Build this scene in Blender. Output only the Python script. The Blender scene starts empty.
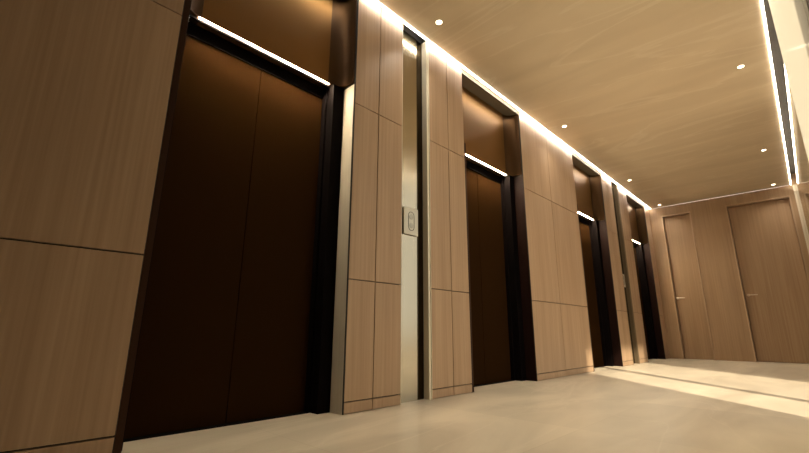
import bpy, bmesh, math, random
from mathutils import Matrix, Vector

random.seed(7)
SC = bpy.context.scene
COL = SC.collection

# ---------------------------------------------------------------- camera
# Plan coordinates used below: x runs down the lobby, y is the distance from
# the lift wall towards the glazed side, z is up.  Blender's Y is -y.
CAM = (0.0, 2.187, 0.5)
YAW, PITCH, ROLL = math.radians(43.696), math.radians(14.170), math.radians(0.2575)
FPX = 416.36
cy, sy, cp, sp = math.cos(YAW), math.sin(YAW), math.cos(PITCH), math.sin(PITCH)
fw = Vector((cy * cp, -sy * cp, sp)); rt = Vector((sy, cy, 0)); up = Vector((-cy * sp, sy * sp, cp))
cr, sr = math.cos(ROLL), math.sin(ROLL)
rt, up = cr * rt + sr * up, -sr * rt + cr * up
fl = lambda v: Vector((v[0], -v[1], v[2]))
rt, up, fw = fl(rt), fl(up), fl(fw)
cam_data = bpy.data.cameras.new('camera')
cam = bpy.data.objects.new('camera', cam_data); COL.objects.link(cam)
cam_data.sensor_width = 36.0
cam_data.lens = FPX / 809.0 * 36.0
cam_data.clip_start = 0.01
M = Matrix.Identity(4)
for i in range(3):
    M[i][0], M[i][1], M[i][2] = rt[i], up[i], -fw[i]
M.translation = fl(CAM)
cam.matrix_world = M
SC.camera = cam

# ---------------------------------------------------------------- light levels
SC.view_settings.view_transform = 'Standard'
SC.view_settings.look = 'None'
SC.view_settings.gamma = 1.0
SC.view_settings.use_curve_mapping = False
SC.view_settings.exposure = -0.2

SKY_COLOR = (1.0, 0.965, 0.89)
SKY_STRENGTH = 1.7
SUN_STRENGTH = 10.0
LED_COVE = 54.0          # radiance of the slot lights along the ceiling edge
LED_COVE_RIGHT = 34.0
LED_BACK = 1.6
LED_LIFT = 820.0          # radiance of the strip over each lift door
SPOT_POWER = 24.0

world = bpy.data.worlds.new('world'); SC.world = world
world.use_nodes = True
wb = world.node_tree.nodes['Background']
wb.inputs['Color'].default_value = (*SKY_COLOR, 1)
wb.inputs['Strength'].default_value = SKY_STRENGTH

sun_d = bpy.data.lights.new('sun', 'SUN')
sun_d.energy = SUN_STRENGTH; sun_d.color = (1.0, 0.86, 0.66); sun_d.angle = math.radians(1.6)
sun = bpy.data.objects.new('sun', sun_d); COL.objects.link(sun)
AZ = Vector((0.697, -0.717, 0)).normalized()           # direction the light travels, plan
ELEV = math.radians(38.5)
travel = fl(Vector((AZ.x * math.cos(ELEV), AZ.y * math.cos(ELEV), -math.sin(ELEV))))
sun.rotation_euler = travel.to_track_quat('-Z', 'Y').to_euler()
sun.location = fl((2, 6, 6))

# ---------------------------------------------------------------- dimensions
H = 3.128; W = 2.375; XB = 10.056; XF = -2.6
G1, G2, G3 = 0.070, 0.840, 2.150

# ---------------------------------------------------------------- materials
def new_mat(name):
    m = bpy.data.materials.new(name); m.use_nodes = True
    return m, m.node_tree.nodes, m.node_tree.links, m.node_tree.nodes['Principled BSDF']

def plain(name, col, rough=0.5, metal=0.0, spec=0.5, noise=0.0, stretch=(1, 1, 1), bump=0.0, scale=6.0):
    m, N, L, b = new_mat(name)
    b.inputs['Base Color'].default_value = (*col, 1)
    b.inputs['Roughness'].default_value = rough
    b.inputs['Metallic'].default_value = metal
    b.inputs['Specular IOR Level'].default_value = spec
    if noise or bump:
        tc = N.new('ShaderNodeTexCoord'); mp = N.new('ShaderNodeMapping')
        mp.inputs['Scale'].default_value = stretch
        L.new(tc.outputs['Object'], mp.inputs['Vector'])
        nz = N.new('ShaderNodeTexNoise'); nz.inputs['Scale'].default_value = scale
        nz.inputs['Detail'].default_value = 5
        L.new(mp.outputs['Vector'], nz.inputs['Vector'])
        if noise:
            rp = N.new('ShaderNodeValToRGB')
            rp.color_ramp.elements[0].position = 0.3; rp.color_ramp.elements[1].position = 0.7
            rp.color_ramp.elements[0].color = (*[c * (1 - noise) for c in col], 1)
            rp.color_ramp.elements[1].color = (*[min(1, c * (1 + noise)) for c in col], 1)
            L.new(nz.outputs['Fac'], rp.inputs['Fac']); L.new(rp.outputs['Color'], b.inputs['Base Color'])
        if bump:
            bp = N.new('ShaderNodeBump'); bp.inputs['Strength'].default_value = bump
            bp.inputs['Distance'].default_value = 0.002
            L.new(nz.outputs['Fac'], bp.inputs['Height']); L.new(bp.outputs['Normal'], b.inputs['Normal'])
    return m

def wood(name, light, dark, rough=0.42):
    """straight-grained veneer, grain running up the z axis"""
    m, N, L, b = new_mat(name)
    tc = N.new('ShaderNodeTexCoord')
    oi = N.new('ShaderNodeObjectInfo')
    off = N.new('ShaderNodeVectorMath'); off.operation = 'SCALE'
    comb = N.new('ShaderNodeCombineXYZ')
    L.new(oi.outputs['Random'], comb.inputs['X']); L.new(oi.outputs['Random'], comb.inputs['Z'])
    L.new(comb.outputs[0], off.inputs[0]); off.inputs['Scale'].default_value = 7.0
    add = N.new('ShaderNodeVectorMath'); add.operation = 'ADD'
    L.new(tc.outputs['Object'], add.inputs[0]); L.new(off.outputs[0], add.inputs[1])
    def nz(sc, scale, detail, dist=0.0):
        mp = N.new('ShaderNodeMapping'); mp.inputs['Scale'].default_value = sc
        L.new(add.outputs[0], mp.inputs['Vector'])
        n = N.new('ShaderNodeTexNoise'); n.inputs['Scale'].default_value = scale
        n.inputs['Detail'].default_value = detail; n.inputs['Distortion'].default_value = dist
        L.new(mp.outputs['Vector'], n.inputs['Vector'])
        return n
    broad = nz((1, 1, 0.045), 7.0, 3, 0.5)
    fine = nz((1, 1, 0.02), 55.0, 5, 0.1)
    mx = N.new('ShaderNodeMath'); mx.operation = 'MULTIPLY_ADD'
    L.new(fine.outputs['Fac'], mx.inputs[0]); mx.inputs[1].default_value = 0.55
    hb = N.new('ShaderNodeMath'); hb.operation = 'MULTIPLY'; hb.inputs[1].default_value = 0.45
    L.new(broad.outputs['Fac'], hb.inputs[0]); L.new(hb.outputs[0], mx.inputs[2])
    rp = N.new('ShaderNodeValToRGB')
    rp.color_ramp.elements[0].position = 0.36; rp.color_ramp.elements[0].color = (*dark, 1)
    rp.color_ramp.elements[1].position = 0.64; rp.color_ramp.elements[1].color = (*light, 1)
    L.new(mx.outputs[0], rp.inputs['Fac']); L.new(rp.outputs['Color'], b.inputs['Base Color'])
    b.inputs['Roughness'].default_value = rough
    b.inputs['Specular IOR Level'].default_value = 0.3
    return m

def stone(name, a, bcol, vein, rough, slab=None, vein_w=0.5, stretch=(0.35, 1.0, 1.0), spec=0.5):
    """cream travertine: cloudy tone, soft drifting veins, faint slab joints"""
    m, N, L, b = new_mat(name)
    tc = N.new('ShaderNodeTexCoord')
    mp = N.new('ShaderNodeMapping'); mp.inputs['Scale'].default_value = stretch
    mp.inputs['Rotation'].default_value = (0, 0, math.radians(24))
    L.new(tc.outputs['Object'], mp.inputs['Vector'])
    n1 = N.new('ShaderNodeTexNoise'); n1.inputs['Scale'].default_value = 1.6
    n1.inputs['Detail'].default_value = 7; n1.inputs['Distortion'].default_value = 1.2
    L.new(mp.outputs['Vector'], n1.inputs['Vector'])
    rp = N.new('ShaderNodeValToRGB')
    rp.color_ramp.elements[0].position = 0.30; rp.color_ramp.elements[0].color = (*a, 1)
    rp.color_ramp.elements[1].position = 0.70; rp.color_ramp.elements[1].color = (*bcol, 1)
    L.new(n1.outputs['Fac'], rp.inputs['Fac'])
    n2 = N.new('ShaderNodeTexNoise'); n2.inputs['Scale'].default_value = 0.9
    n2.inputs['Detail'].default_value = 8; n2.inputs['Distortion'].default_value = 2.2
    L.new(mp.outputs['Vector'], n2.inputs['Vector'])
    vr = N.new('ShaderNodeValToRGB')
    e = vr.color_ramp.elements
    e[0].position = 0.485; e[0].color = (0, 0, 0, 1)
    e[1].position = 0.525; e[1].color = (0, 0, 0, 1)
    k = e.new(0.505); k.color = (vein_w, vein_w, vein_w, 1)
    L.new(n2.outputs['Fac'], vr.inputs['Fac'])
    mx = N.new('ShaderNodeMix'); mx.data_type = 'RGBA'
    L.new(vr.outputs['Color'], mx.inputs['Factor'])
    L.new(rp.outputs['Color'], mx.inputs['A']); mx.inputs['B'].default_value = (*vein, 1)
    out = mx.outputs['Result']
    if slab:
        br = N.new('ShaderNodeTexBrick')
        br.offset = 0.0; br.squash = 1.0
        br.inputs['Scale'].default_value = 1.0
        br.inputs['Brick Width'].default_value = slab[0]; br.inputs['Row Height'].default_value = slab[1]
        br.inputs['Mortar Size'].default_value = 0.0015; br.inputs['Mortar Smooth'].default_value = 0.2
        br.inputs['Color1'].default_value = (1, 1, 1, 1); br.inputs['Color2'].default_value = (0.90, 0.90, 0.90, 1)
        br.inputs['Mortar'].default_value = (0.80, 0.78, 0.75, 1)
        L.new(tc.outputs['Object'], br.inputs['Vector'])
        m2 = N.new('ShaderNodeMix'); m2.data_type = 'RGBA'; m2.blend_type = 'MULTIPLY'
        m2.inputs['Factor'].default_value = 1.0
        L.new(out, m2.inputs['A']); L.new(br.outputs['Color'], m2.inputs['B'])
        out = m2.outputs['Result']
    L.new(out, b.inputs['Base Color'])
    b.inputs['Roughness'].default_value = rough
    b.inputs['Specular IOR Level'].default_value = spec
    return m

def emitter(name, col, strength):
    m = bpy.data.materials.new(name); m.use_nodes = True
    N, L = m.node_tree.nodes, m.node_tree.links
    N.clear()
    o = N.new('ShaderNodeOutputMaterial'); e = N.new('ShaderNodeEmission')
    e.inputs['Color'].default_value = (*col, 1); e.inputs['Strength'].default_value = strength
    L.new(e.outputs[0], o.inputs['Surface'])
    return m

def glass(name, through='ShaderNodeBsdfTransparent', tint=(0.93, 0.93, 0.91), rough=0.0, grazing=0.96):
    """thin architectural pane: Schlick reflection over clear transmission"""
    m = bpy.data.materials.new(name); m.use_nodes = True
    N, L = m.node_tree.nodes, m.node_tree.links
    N.clear()
    o = N.new('ShaderNodeOutputMaterial')
    tr = N.new(through); tr.inputs['Color'].default_value = (*tint, 1)
    gl = N.new('ShaderNodeBsdfGlossy'); gl.inputs['Roughness'].default_value = rough
    gl.inputs['Color'].default_value = (0.98, 0.97, 0.95, 1)
    lw = N.new('ShaderNodeLayerWeight'); lw.inputs['Blend'].default_value = 0.5
    pw = N.new('ShaderNodeMath'); pw.operation = 'POWER'; pw.inputs[1].default_value = 5.0
    L.new(lw.outputs['Facing'], pw.inputs[0])
    ma = N.new('ShaderNodeMath'); ma.operation = 'MULTIPLY_ADD'
    ma.inputs[1].default_value = grazing; ma.inputs[2].default_value = 0.04
    L.new(pw.outputs[0], ma.inputs[0])
    mx = N.new('ShaderNodeMixShader')
    L.new(ma.outputs[0], mx.inputs[0]); L.new(tr.outputs[0], mx.inputs[1]); L.new(gl.outputs[0], mx.inputs[2])
    L.new(mx.outputs[0], o.inputs['Surface'])
    return m

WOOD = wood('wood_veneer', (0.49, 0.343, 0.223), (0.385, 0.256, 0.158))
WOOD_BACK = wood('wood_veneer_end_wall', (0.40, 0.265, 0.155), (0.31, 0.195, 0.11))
JOINT = plain('joint_black', (0.012, 0.010, 0.008), 0.7)
FLOOR = stone('travertine_floor', (0.47, 0.405, 0.315), (0.71, 0.63, 0.50), (0.76, 0.68, 0.55), 0.36,
              slab=(1.2, 1.2), vein_w=0.28, spec=0.35)
CEIL = stone('ceiling_stone_paint', (0.66, 0.545, 0.395), (0.75, 0.63, 0.465), (0.84, 0.74, 0.59), 0.5,
             vein_w=0.4, stretch=(1.3, 0.28, 1.0), spec=0.25)
BRONZE = plain('dark_bronze', (0.185, 0.094, 0.026), 0.36, 0.75, 0.2)
BRONZE_DOOR = plain('dark_bronze_door', (0.0225, 0.0102, 0.0034), 0.5, 0.0, 0.0)
BRONZE_TRIM = plain('bronze_trim', (0.040, 0.018, 0.010), 0.45, 0.1, 0.1)
RETURN = plain('return_shaded_bronze', (0.058, 0.029, 0.0105), 0.40, 0.7, 0.15)  # header bronze darkened for the curved ends, their shade put into the colour
SOFFIT = plain('soffit_grey', (0.16, 0.13, 0.095), 0.6)
REVEAL = plain('reveal_red_bronze', (0.012, 0.0052, 0.004), 0.5, 0.0, 0.05)
FRAME_DARK = plain('door_frame_bronze', (0.0035, 0.0022, 0.0022), 0.7, 0.0, 0.03)
PALE_METAL = plain('pale_brushed_metal', (0.46, 0.41, 0.33), 0.5, 0.0, noise=0.05, stretch=(14, 14, 0.25))
BAND = plain('dark_mirror_bronze', (0.05, 0.035, 0.018), 0.22, 1.0)
NICHE_METAL = plain('champagne_brushed_metal', (0.47, 0.42, 0.315), 0.2, 1.0, noise=0.04, stretch=(18, 18, 0.2))
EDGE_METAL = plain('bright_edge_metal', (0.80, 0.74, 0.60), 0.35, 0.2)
FAR_EDGE = plain('dark_edge_metal', (0.15, 0.11, 0.065), 0.4, 0.3)  # darker edge metal for the far niche
PLATE_METAL = plain('satin_nickel', (0.62, 0.60, 0.52), 0.5, 0.6)
BUTTON = plain('button_nickel', (0.45, 0.43, 0.37), 0.35, 0.8)
HANDLE = plain('handle_bronze', (0.62, 0.52, 0.40), 0.35, 0.6)
PALE_WALL = plain('cream_lacquer', (0.84, 0.81, 0.73), 0.8, 0.0, 0.3)
PLASTER = plain('warm_plaster', (0.33, 0.24, 0.15), 0.8, noise=0.05)
DARK_WALL = plain('dark_rear_wall', (0.05, 0.035, 0.022), 0.6, noise=0.1)
ALU = plain('pale_aluminium', (0.66, 0.58, 0.46), 0.3, 0.4)
EXT = plain('outdoor_render', (0.30, 0.25, 0.19), 0.85, noise=0.08)
GLASS = glass('clear_glass')
FROST = glass('frosted_glass', 'ShaderNodeBsdfTranslucent', (0.66, 0.64, 0.57), 0.12, 0.22)
LED_WARM = (1.0, 0.93, 0.82)
M_COVE = emitter('cove_led', LED_WARM, LED_COVE)
M_COVE_R = emitter('cove_led_glass_side', (1.0, 0.88, 0.70), LED_COVE_RIGHT)
M_BACK = emitter('end_wall_led', LED_WARM, LED_BACK)
M_LIFT = emitter('lift_led', (1.0, 0.82, 0.56), LED_LIFT)
M_LENS = emitter('downlight_lens', (1.0, 0.84, 0.60), 14.0)

# ---------------------------------------------------------------- mesh helpers (plan coords in, Blender coords out)
class MB:
    def __init__(self, origin=(0, 0, 0)):
        self.bm = bmesh.new(); self.o = origin
    def _v(self, p):
        return self.bm.verts.new((p[0] - self.o[0], -(p[1] - self.o[1]), p[2] - self.o[2]))
    def box(self, x0, x1, y0, y1, z0, z1):
        v = [self._v((x, y, z)) for x in (x0, x1) for y in (y0, y1) for z in (z0, z1)]
        for f in ((0, 1, 3, 2), (4, 6, 7, 5), (0, 4, 5, 1), (2, 3, 7, 6), (0, 2, 6, 4), (1, 5, 7, 3)):
            self.bm.faces.new([v[i] for i in f])
        return self
    def prism(self, pts, z0, z1):
        """plan outline extruded upwards"""
        a = [self._v((x, y, z0)) for x, y in pts]; b = [self._v((x, y, z1)) for x, y in pts]
        self.bm.faces.new(a); self.bm.faces.new(b)
        n = len(pts)
        for i in range(n):
            self.bm.faces.new((a[i], a[(i + 1) % n], b[(i + 1) % n], b[i]))
        return self
    def lathe(self, cx, cyy, prof, axis='z', seg=32):
        """profile (r, h) turned about an axis through (cx, cyy)"""
        rings = []
        for r, h in prof:
            ring = []
            for k in range(seg):
                t = 2 * math.pi * k / seg
                if axis == 'z':
                    ring.append(self._v((cx + r * math.cos(t), cyy + r * math.sin(t), h)))
                elif axis == 'x':                       # centre (y=cx, z=cyy), h along x
                    ring.append(self._v((h, cx + r * math.cos(t), cyy + r * math.sin(t))))
                else:                                   # axis y: centre (x=cx, z=cyy), h along y
                    ring.append(self._v((cx + r * math.cos(t), h, cyy + r * math.sin(t))))
            rings.append(ring)
        for a, b in zip(rings, rings[1:]):
            for k in range(seg):
                self.bm.faces.new((a[k], a[(k + 1) % seg], b[(k + 1) % seg], b[k]))
        self.bm.faces.new(rings[0]); self.bm.faces.new(rings[-1])
        return self
    def build(self, name, mat, parent=None, bevel=0.0, smooth=False, seg=2):
        bmesh.ops.recalc_face_normals(self.bm, faces=self.bm.faces)
        me = bpy.data.meshes.new(name); self.bm.to_mesh(me); self.bm.free()
        me.materials.append(mat)
        o = bpy.data.objects.new(name, me); COL.objects.link(o)
        if smooth:
            for p in me.polygons: p.use_smooth = True
            try: me.set_sharp_from_angle(angle=math.radians(35))
            except Exception: pass
        if bevel:
            md = o.modifiers.new('bevel', 'BEVEL'); md.width = bevel; md.segments = seg
            md.limit_method = 'ANGLE'; md.angle_limit = math.radians(40)
        if parent is None: o.location = fl(self.o)
        else: o.parent = parent
        return o

def thing(name, loc, label=None, cat=None, group=None, kind=None):
    o = bpy.data.objects.new(name, None); COL.objects.link(o)
    o.location = fl(loc); o.empty_display_size = 0.1
    tag(o, label, cat, group, kind)
    return o

def tag(o, label=None, cat=None, group=None, kind=None):
    if label: o['label'] = label
    if cat: o['category'] = cat
    if group: o['group'] = group
    if kind: o['kind'] = kind
    return o

def struct(o, label, cat='wall'):
    return tag(o, label, cat, None, 'structure')

# ---------------------------------------------------------------- the room shell
struct(MB().box(XF - 0.2, XB + 0.3, -0.45, 2.60, -0.12, 0.0).build('floor', FLOOR),
       'cream travertine floor of the lift lobby with streaks of sunlight', 'floor')
# ceiling slab stops short of both long walls to leave the light slots
CE0, CE1 = 0.045, 2.3205
struct(MB().box(XF, XB - 0.012, CE0, CE1, H, H + 0.10).build('ceiling', CEIL),
       'beige veined ceiling edged by light slots', 'ceiling')
struct(MB().box(XF - 0.2, XB + 0.3, -0.45, 2.60, H + 0.2, H + 0.34).build('ceiling_upper', DARK_WALL),
       'dark void above the light slots over the beige ceiling', 'ceiling')

LIFTS = [(0.546, 1.743), (3.136, 4.320), (5.920, 7.120), (8.490, 9.700)]
NICHES = [(2.254, 2.606), (7.635, 7.975)]
RD = -0.26         # plane of the lift doors' backing
ZT = H + 0.2
# carcass wall behind all cladding
wl = MB()
cuts = sorted(LIFTS + NICHES)
x = XF
for a, b in cuts:
    wl.box(x, a - 0.002, -0.45, -0.022, 0, ZT)
    x = b + 0.002
wl.box(x, XB + 0.3, -0.45, -0.022, 0, ZT)
for a, b in LIFTS:
    wl.box(a - 0.002, b + 0.002, -0.45, -0.302, 0, ZT)
for a, b in NICHES:
    wl.box(a - 0.002, b + 0.002, -0.45, -0.088, 0, ZT)
wall_left = struct(wl.build('wall_left', JOINT), 'long lift wall clad in tan wood panels between the lifts')
gap = 0.0035
def clad(x0, x1, seams=()):
    xs = [x0] + list(seams) + [x1]
    zs = [0.004, G1, G2, G3, H + 0.025]
    for a, b in zip(xs, xs[1:]):
        for c, d in zip(zs, zs[1:]):
            l = a if a == x0 else a + gap; r = b if b == x1 else b - gap
            MB().box(l, r, -0.022, 0.0, c + (gap if c > 0.01 else 0), d - gap).build('wood_panel', WOOD, wall_left, bevel=0.0012)
clad(-1.10, 0.546 - 0.004, (-0.26,))
clad(XF, -1.11, (-1.85,))
clad(1.743 + 0.010, 2.254, (1.992,))
clad(2.606, 3.136 - 0.004, (2.877,))
clad(4.320 + 0.004, 5.920 - 0.004, (5.05,))
clad(7.120 + 0.004, 7.635, (7.375,))
clad(7.975, 8.490 - 0.004, (8.23,))
clad(9.700 + 0.004, XB)

# ---------------------------------------------------------------- lifts
def lift(x0, x1, label, pale):
    cx = (x0 + x1) / 2
    O = (cx, 0, 0)
    t = thing('elevator_entrance', O, label, 'elevator', 'elevator entrances along the wood wall')
    j = 0.100                                             # jamb width
    zs = 2.312                                            # underside of the header
    # bronze header, face hollowed back and sweeping out to the wall at both ends
    pts = []
    rr = 0.125
    for k in range(13):
        a = math.pi / 2 * k / 12
        pts.append((x0 + 0.012 + rr * (1 - math.cos(a)), -0.025 - rr * math.sin(a)))
    xi0, xi1 = pts[-1][0] + 0.0005, 2 * cx - pts[-1][0] - 0.0005
    MB(O).box(xi0, xi1, -0.30, -0.15, zs, H - 0.022).build('header_panel', BRONZE, t)
    outline = [(xi0 - 0.0005, -0.30), (x0, -0.30), (x0, -0.012), (x0 + 0.008, -0.012)] + pts
    for side in (0, 1):
        o = outline if side == 0 else [(2 * cx - px, py) for px, py in outline]
        MB(O).prism(o, zs, H - 0.022).build('header_return', RETURN, t, smooth=True)
    MB(O).box(x0, x1, -0.30, -0.012, H - 0.0215, H + 0.03).build('header_soffit', SOFFIT, t)
    MB(O).box(x0 + 0.125, x1 - 0.125, -0.160, -0.1515, zs - 0.0025, zs + 0.002).build('light_strip', M_LIFT, t)
    MB(O).box(x0 + 0.074, x1 - 0.118, -0.177, -0.164, zs - 0.014, zs).build('shading_lip', FRAME_DARK, t)  # lip added to keep the strip's light off the door head
    # frame: jambs and head, doors set behind
    f = MB(O)
    jl = 0.040
    f.box(x0 + 0.0005, x0 + jl, -0.30, -0.030, 0, zs - 0.001)
    f.box(x0 + jl, x0 + 0.074, -0.30, -0.215, 0, zs - 0.001)
    f.box(x1 - j, x1 - 0.0005, -0.30, -0.125, 0, zs - 0.001)
    f.box(x1 - j - 0.018, x1 - j, -0.30, -0.20, 0, zs - 0.001)
    f.box(x0 + 0.074, x1 - j - 0.018, -0.30, -0.232, 2.222, zs - 0.001)
    f.build('door_frame', FRAME_DARK, t, bevel=0.002)
    cd = (x0 + 0.074 + x1 - j - 0.018) / 2
    for a, b in ((x0 + 0.074, cd - 0.0018), (cd + 0.0018, x1 - j - 0.018)):
        MB(O).box(a, b, -0.275, -0.24, 0.006, 2.225).build('door_leaf', BRONZE_DOOR, t, bevel=0.0015)
    MB(O).box(x0 + 0.0745, x1 - j - 0.0185, -0.29, -0.20, 0.0, 0.005).build('door_sill', FRAME_DARK, t)
    MB(O).box(x1 + 0.0005, x1 + 0.0035 + 0.006 * pale, -0.0215, -0.001, 0, H - 0.03).build('shadow_gap', JOINT, t)  # black strip standing in for the shadow gap beside the wood
    # slim bronze edge lining on each side of the opening
    MB(O).box(x0, x0 + 0.030, -0.0295, -0.004, 0, zs).build('edge_trim', BRONZE_TRIM, t)
    if pale:
        o = MB(O).box(x1 - 0.004, x1 - 0.0005, -0.1245, -0.006, 0, zs - 0.012).build('edge_trim', PALE_METAL, t)
        o['label'] = 'pale metal lining of the right-hand reveal'
    else:
        MB(O).box(x1 - 0.004, x1 - 0.0005, -0.1245, -0.006, 0, zs - 0.012).build('edge_trim', REVEAL, t)
    return t

lift(*LIFTS[0], 'dark bronze elevator entrance nearest the camera, beside a pale metal strip, largest of the four', True)
lift(*LIFTS[1], 'second dark bronze elevator from the camera, just beyond the tall metal niche', False)
lift(*LIFTS[2], 'third dark bronze elevator, beyond the wide wood panel where the sunlight starts', False)
lift(*LIFTS[3], 'farthest and narrowest-looking dark elevator, beside the end wall', False)

# ---------------------------------------------------------------- metal niches and call panels
def niche(x0, x1, n, label, lab2):
    cx = (x0 + x1) / 2; O = (cx, 0, 0)
    t = thing('trim_%d' % n, O, label, 'niche', None, 'structure')
    dpt = -0.056
    xm = x0 + 0.243                                       # pale sheet, then a dark mirror-bronze band
    MB(O).box(x0, xm, dpt - 0.012, dpt, 0, H + 0.03).build('back_sheet', NICHE_METAL, t)
    MB(O).box(xm + 0.002, x1 - 0.0275, dpt - 0.030, dpt - 0.008, 0, H + 0.03).build('dark_band', BAND, t)
    for a, b in ((x0, x0 + 0.004), (x1 - 0.004, x1)):
        e = MB(O).box(a, b, dpt if a == x0 else dpt - 0.008, 0.002, 0, H + 0.03)
        if a != x0: e.box(x1 - 0.027, x1 - 0.0045, dpt - 0.007, -0.006, 0, H + 0.03)
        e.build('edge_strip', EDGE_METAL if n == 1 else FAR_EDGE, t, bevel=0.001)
    # call panel, standing off the metal sheet
    zc = 1.372; px = x0 + 0.154
    P = (px, dpt, zc)
    c = thing('elevator_call_panel', P, lab2, 'call panel', 'elevator call panels')
    w, h = 0.083, 0.113
    yb, yf = dpt + 0.0005, dpt + 0.018
    MB(P).box(px - w + 0.012, px + w - 0.012, yb, yf - 0.008, zc - h + 0.012, zc + h - 0.012).build('mounting_box', PLATE_METAL, c)
    MB(P).box(px - w, px + w, yf - 0.008, yf, zc - h, zc + h).build('face_plate', PLATE_METAL, c, bevel=0.002)
    # oblong ring engraved round two buttons
    ring = MB(P)
    def oval(r, hh, n=14):
        out = []
        for k in range(n + 1):
            a = math.pi * k / n; out.append((px + r * math.cos(a), zc + hh + r * math.sin(a)))
        for k in range(n + 1):
            a = math.pi + math.pi * k / n; out.append((px + r * math.cos(a), zc - hh + r * math.sin(a)))
        return out
    A, B = oval(0.036, 0.044), oval(0.032, 0.044)
    y0, y1 = yf, yf + 0.002
    va = [[ring._v((p[0], y, p[1])) for p in q] for q in (A, B) for y in (y0, y1)]
    m = len(A)
    for i in range(m):
        k = (i + 1) % m
        ring.bm.faces.new((va[1][i], va[1][k], va[3][k], va[3][i]))
        ring.bm.faces.new((va[0][i], va[0][k], va[1][k], va[1][i]))
        ring.bm.faces.new((va[2][i], va[2][k], va[3][k], va[3][i]))
        ring.bm.faces.new((va[0][i], va[0][k], va[2][k], va[2][i]))
    ring.build('button_ring', FRAME_DARK, c)
    for s in (-1, 1):
        MB(P).lathe(px, zc + s * 0.036, [(0.0, yf + 0.0005), (0.022, yf + 0.0005), (0.022, yf + 0.003), (0.019, yf + 0.004), (0.0, yf + 0.004)][1:4], 'y', 28).build('call_button', BUTTON, c, smooth=True)

niche(*NICHES[0], 1, 'tall champagne metal niche holding the nearer call panel', 'pale square call panel in the metal niche right of the nearest elevator')
niche(*NICHES[1], 2, 'far slim champagne metal niche between the two last elevators', 'tiny far call panel in the metal niche between the third and last elevators')

# ---------------------------------------------------------------- end wall and its doors
D1 = (0.216, 0.745); D2 = (1.330, 2.286); DZ = 2.935
wb_ = MB()
xa, xb = XB, XB + 0.20
dd = 0.085
wb_.box(xa + dd + 0.05, xb + 0.1, -0.45, 2.60, 0, ZT)
for y0, y1 in ((-0.022, D1[0]), (D1[1], D2[0]), (D2[1], W + 0.02)):
    wb_.box(xa, xa + dd + 0.05, y0, y1, 0, ZT)
for d in (D1, D2):
    wb_.box(xa, xa + dd + 0.05, d[0], d[1], DZ, ZT)
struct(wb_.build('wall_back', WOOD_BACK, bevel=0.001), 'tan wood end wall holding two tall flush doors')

def wood_door(n, y0, y1, hy, label):
    cyy = (y0 + y1) / 2; O = (XB + dd, cyy, 0)
    t = thing('door_%d' % n, O, label, 'door', None, 'structure')
    fr = MB(O)
    w = 0.024
    fr.box(XB - 0.014, XB + dd + 0.03, y0, y0 + w, 0, DZ); fr.box(XB - 0.014, XB + dd + 0.03, y1 - w, y1, 0, DZ)
    fr.box(XB - 0.014, XB + dd + 0.03, y0 + w, y1 - w, DZ - w, DZ)
    fr.build('door_frame', WOOD, t, bevel=0.001)
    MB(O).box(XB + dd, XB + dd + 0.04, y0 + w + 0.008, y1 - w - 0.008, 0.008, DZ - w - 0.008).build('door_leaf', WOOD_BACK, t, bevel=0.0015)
    # lever handle: rosette, neck and lever
    hz = 1.19; hx = XB + dd
    h = MB(O)
    h.lathe(hy, hz, [(0.026, hx), (0.026, hx - 0.007), (0.022, hx - 0.009)], 'x', 24)
    h.lathe(hy, hz, [(0.010, hx - 0.008), (0.010, hx - 0.050)], 'x', 16)
    h.lathe(hx - 0.050, hz, [(0.009, hy - 0.008), (0.011, hy), (0.010, hy + 0.06), (0.008, hy + 0.135)], 'y', 16)
    h.build('door_handle', HANDLE, t, smooth=True)
wood_door(1, *D1, D1[0] + 0.055, 'narrow tall wood door at the left of the end wall')
wood_door(2, *D2, D2[0] + 0.085, 'wide tall wood door at the right of the end wall')

# the lever in lathe 'y' is centred at (x, z): nothing more to do

# ---------------------------------------------------------------- glazed side
XG = 3.45           # where the solid near part stops and the glass begins
XE = 5.97           # outdoors, a wall added to block the sun starts near here
wr = MB()
wr.box(XF, 1.70, 2.345, 2.60, 0, ZT)
wr = struct(wr.build('wall_right', DARK_WALL), 'solid wall at the extreme right, nearer than the glass')
fp = thing('window_2', ((1.70 + XG) / 2, 2.34, 0), 'pale frosted glass panel at the upper right edge, before the mirror-like glass', 'window', None, 'structure')
MB(((1.70 + XG) / 2, 2.34, 0)).box(1.702, XG, 2.337, 2.349, 0, ZT).build('frosted_pane', FROST, fp)
MB(((1.70 + XG) / 2, 2.34, 0)).box(1.702, XG, 2.40, 2.575, H - 0.02, ZT).build('head_rail', FRAME_DARK, fp)
win = thing('window_1', ((XG + XB) / 2, W, 0), 'full-height glass wall on the right mirroring the ceiling', 'window', None, 'structure')
WO = ((XG + XB) / 2, W, 0)
MB(WO).box(XG, XB - 0.002, W, W + 0.006, 0.0, ZT).build('glass_pane', GLASS, win)
MB(WO).box(4.17, 4.27, W + 0.020, W + 0.09, 0.0, ZT).build('mullion', ALU, win, bevel=0.003)
MB(WO).box(XE, XE + 0.05, W + 0.020, W + 0.07, 0.0, ZT).build('mullion', ALU, win, bevel=0.003)
MB(WO).box(XG, XB, W + 0.020, W + 0.20, H - 0.02, ZT).build('head_rail', FRAME_DARK, win)
MB(WO).box(XB - 0.016, XB - 0.002, W - 0.030, W - 0.001, 0.0, H - 0.01).build('corner_post', ALU, win, bevel=0.001)
struct(MB().box(XE + 0.05, XB + 0.3, W + 0.09, W + 0.35, -0.12, ZT).build('wall_sun_block', EXT), 'wall added outdoors behind the far glass to block the sun')
struct(MB().box(XF - 0.2, XF, -0.45, 2.60, 0, ZT).build('wall_front', DARK_WALL), 'dark wall behind the camera')
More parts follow.
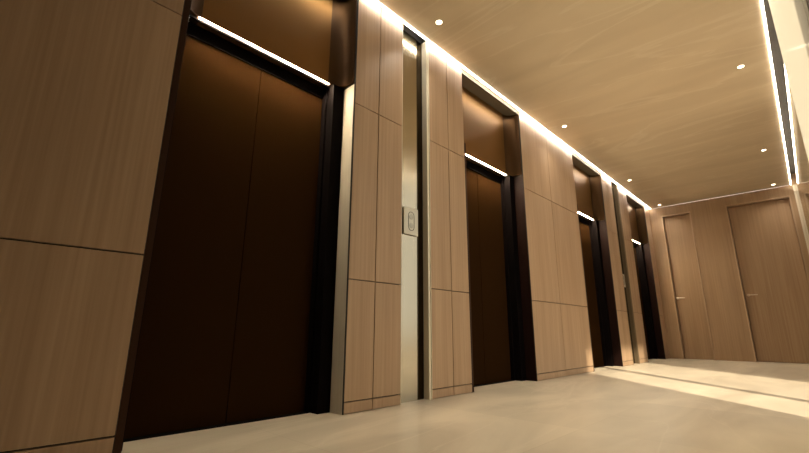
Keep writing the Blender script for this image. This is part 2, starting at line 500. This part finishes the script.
struct(MB().box(-12, 24, 2.62, 30, -0.20, -0.12).build('ground', EXT), 'pale paving outdoors beyond the glass', 'ground')

# ---------------------------------------------------------------- slot lights
def slot(name, box, mat, label):
    o = MB(((box[0] + box[1]) / 2, (box[2] + box[3]) / 2, box[4])).box(*box).build(name, mat)
    tag(o, label, 'light strip')
slot('cove_light', (-1.2, XB - 0.03, 0.0310, 0.0430, H - 0.005, H + 0.004), M_COVE, 'bright slot light along the ceiling above the elevators')
slot('cove_light', (1.72, XB - 0.03, 2.3215, 2.3335, H - 0.006, H + 0.004), M_COVE_R, 'bright slot light along the ceiling beside the glass wall')
slot('cove_light', (XB - 0.011, XB - 0.004, 0.03, 2.33, H - 0.002, H + 0.004), M_BACK, 'dim thin light line above the end wall doors')

# ---------------------------------------------------------------- downlights
def downlight(x, y, label):
    O = (x, y, H)
    t = thing('downlight', O, label, 'ceiling light', 'recessed ceiling downlights')
    MB(O).lathe(x, y, [(0.036, H - 0.0005), (0.036, H - 0.004), (0.028, H - 0.005), (0.026, H - 0.001)], 'z', 32).build('trim_ring', ALU, t, smooth=True)
    MB(O).lathe(x, y, [(0.025, H - 0.001), (0.025, H - 0.0045), (0.018, H - 0.006)], 'z', 32).build('lens', M_LENS, t, smooth=True)
    ld = bpy.data.lights.new('downlight_beam', 'SPOT'); ld.energy = SPOT_POWER
    ld.color = (1.0, 0.91, 0.78); ld.spot_size = math.radians(115); ld.spot_blend = 0.9; ld.shadow_soft_size = 0.03
    lo = bpy.data.objects.new('downlight_beam', ld); COL.objects.link(lo)
    lo.parent = t; lo.location = (0, 0, -0.012)
LL = ['nearest downlight, above the first metal niche', 'downlight above the wide panel between second and third elevators',
      'downlight by the lift wall above the far niche', 'downlight in the far left corner by the end wall']
LR = ['largest right-hand downlight, nearest on the glass side', 'middle downlight of the right-hand row',
      'farthest downlight of the right-hand row, above the wide door']
for xx, l in zip((2.44, 5.05, 7.80, 9.83), LL): downlight(xx, 0.262, l)
for xx, l in zip((5.03, 7.78, 9.81), LR): downlight(xx, 2.096, l)
downlight(2.42, 2.096, 'downlight over the camera on the glass side, out of frame')
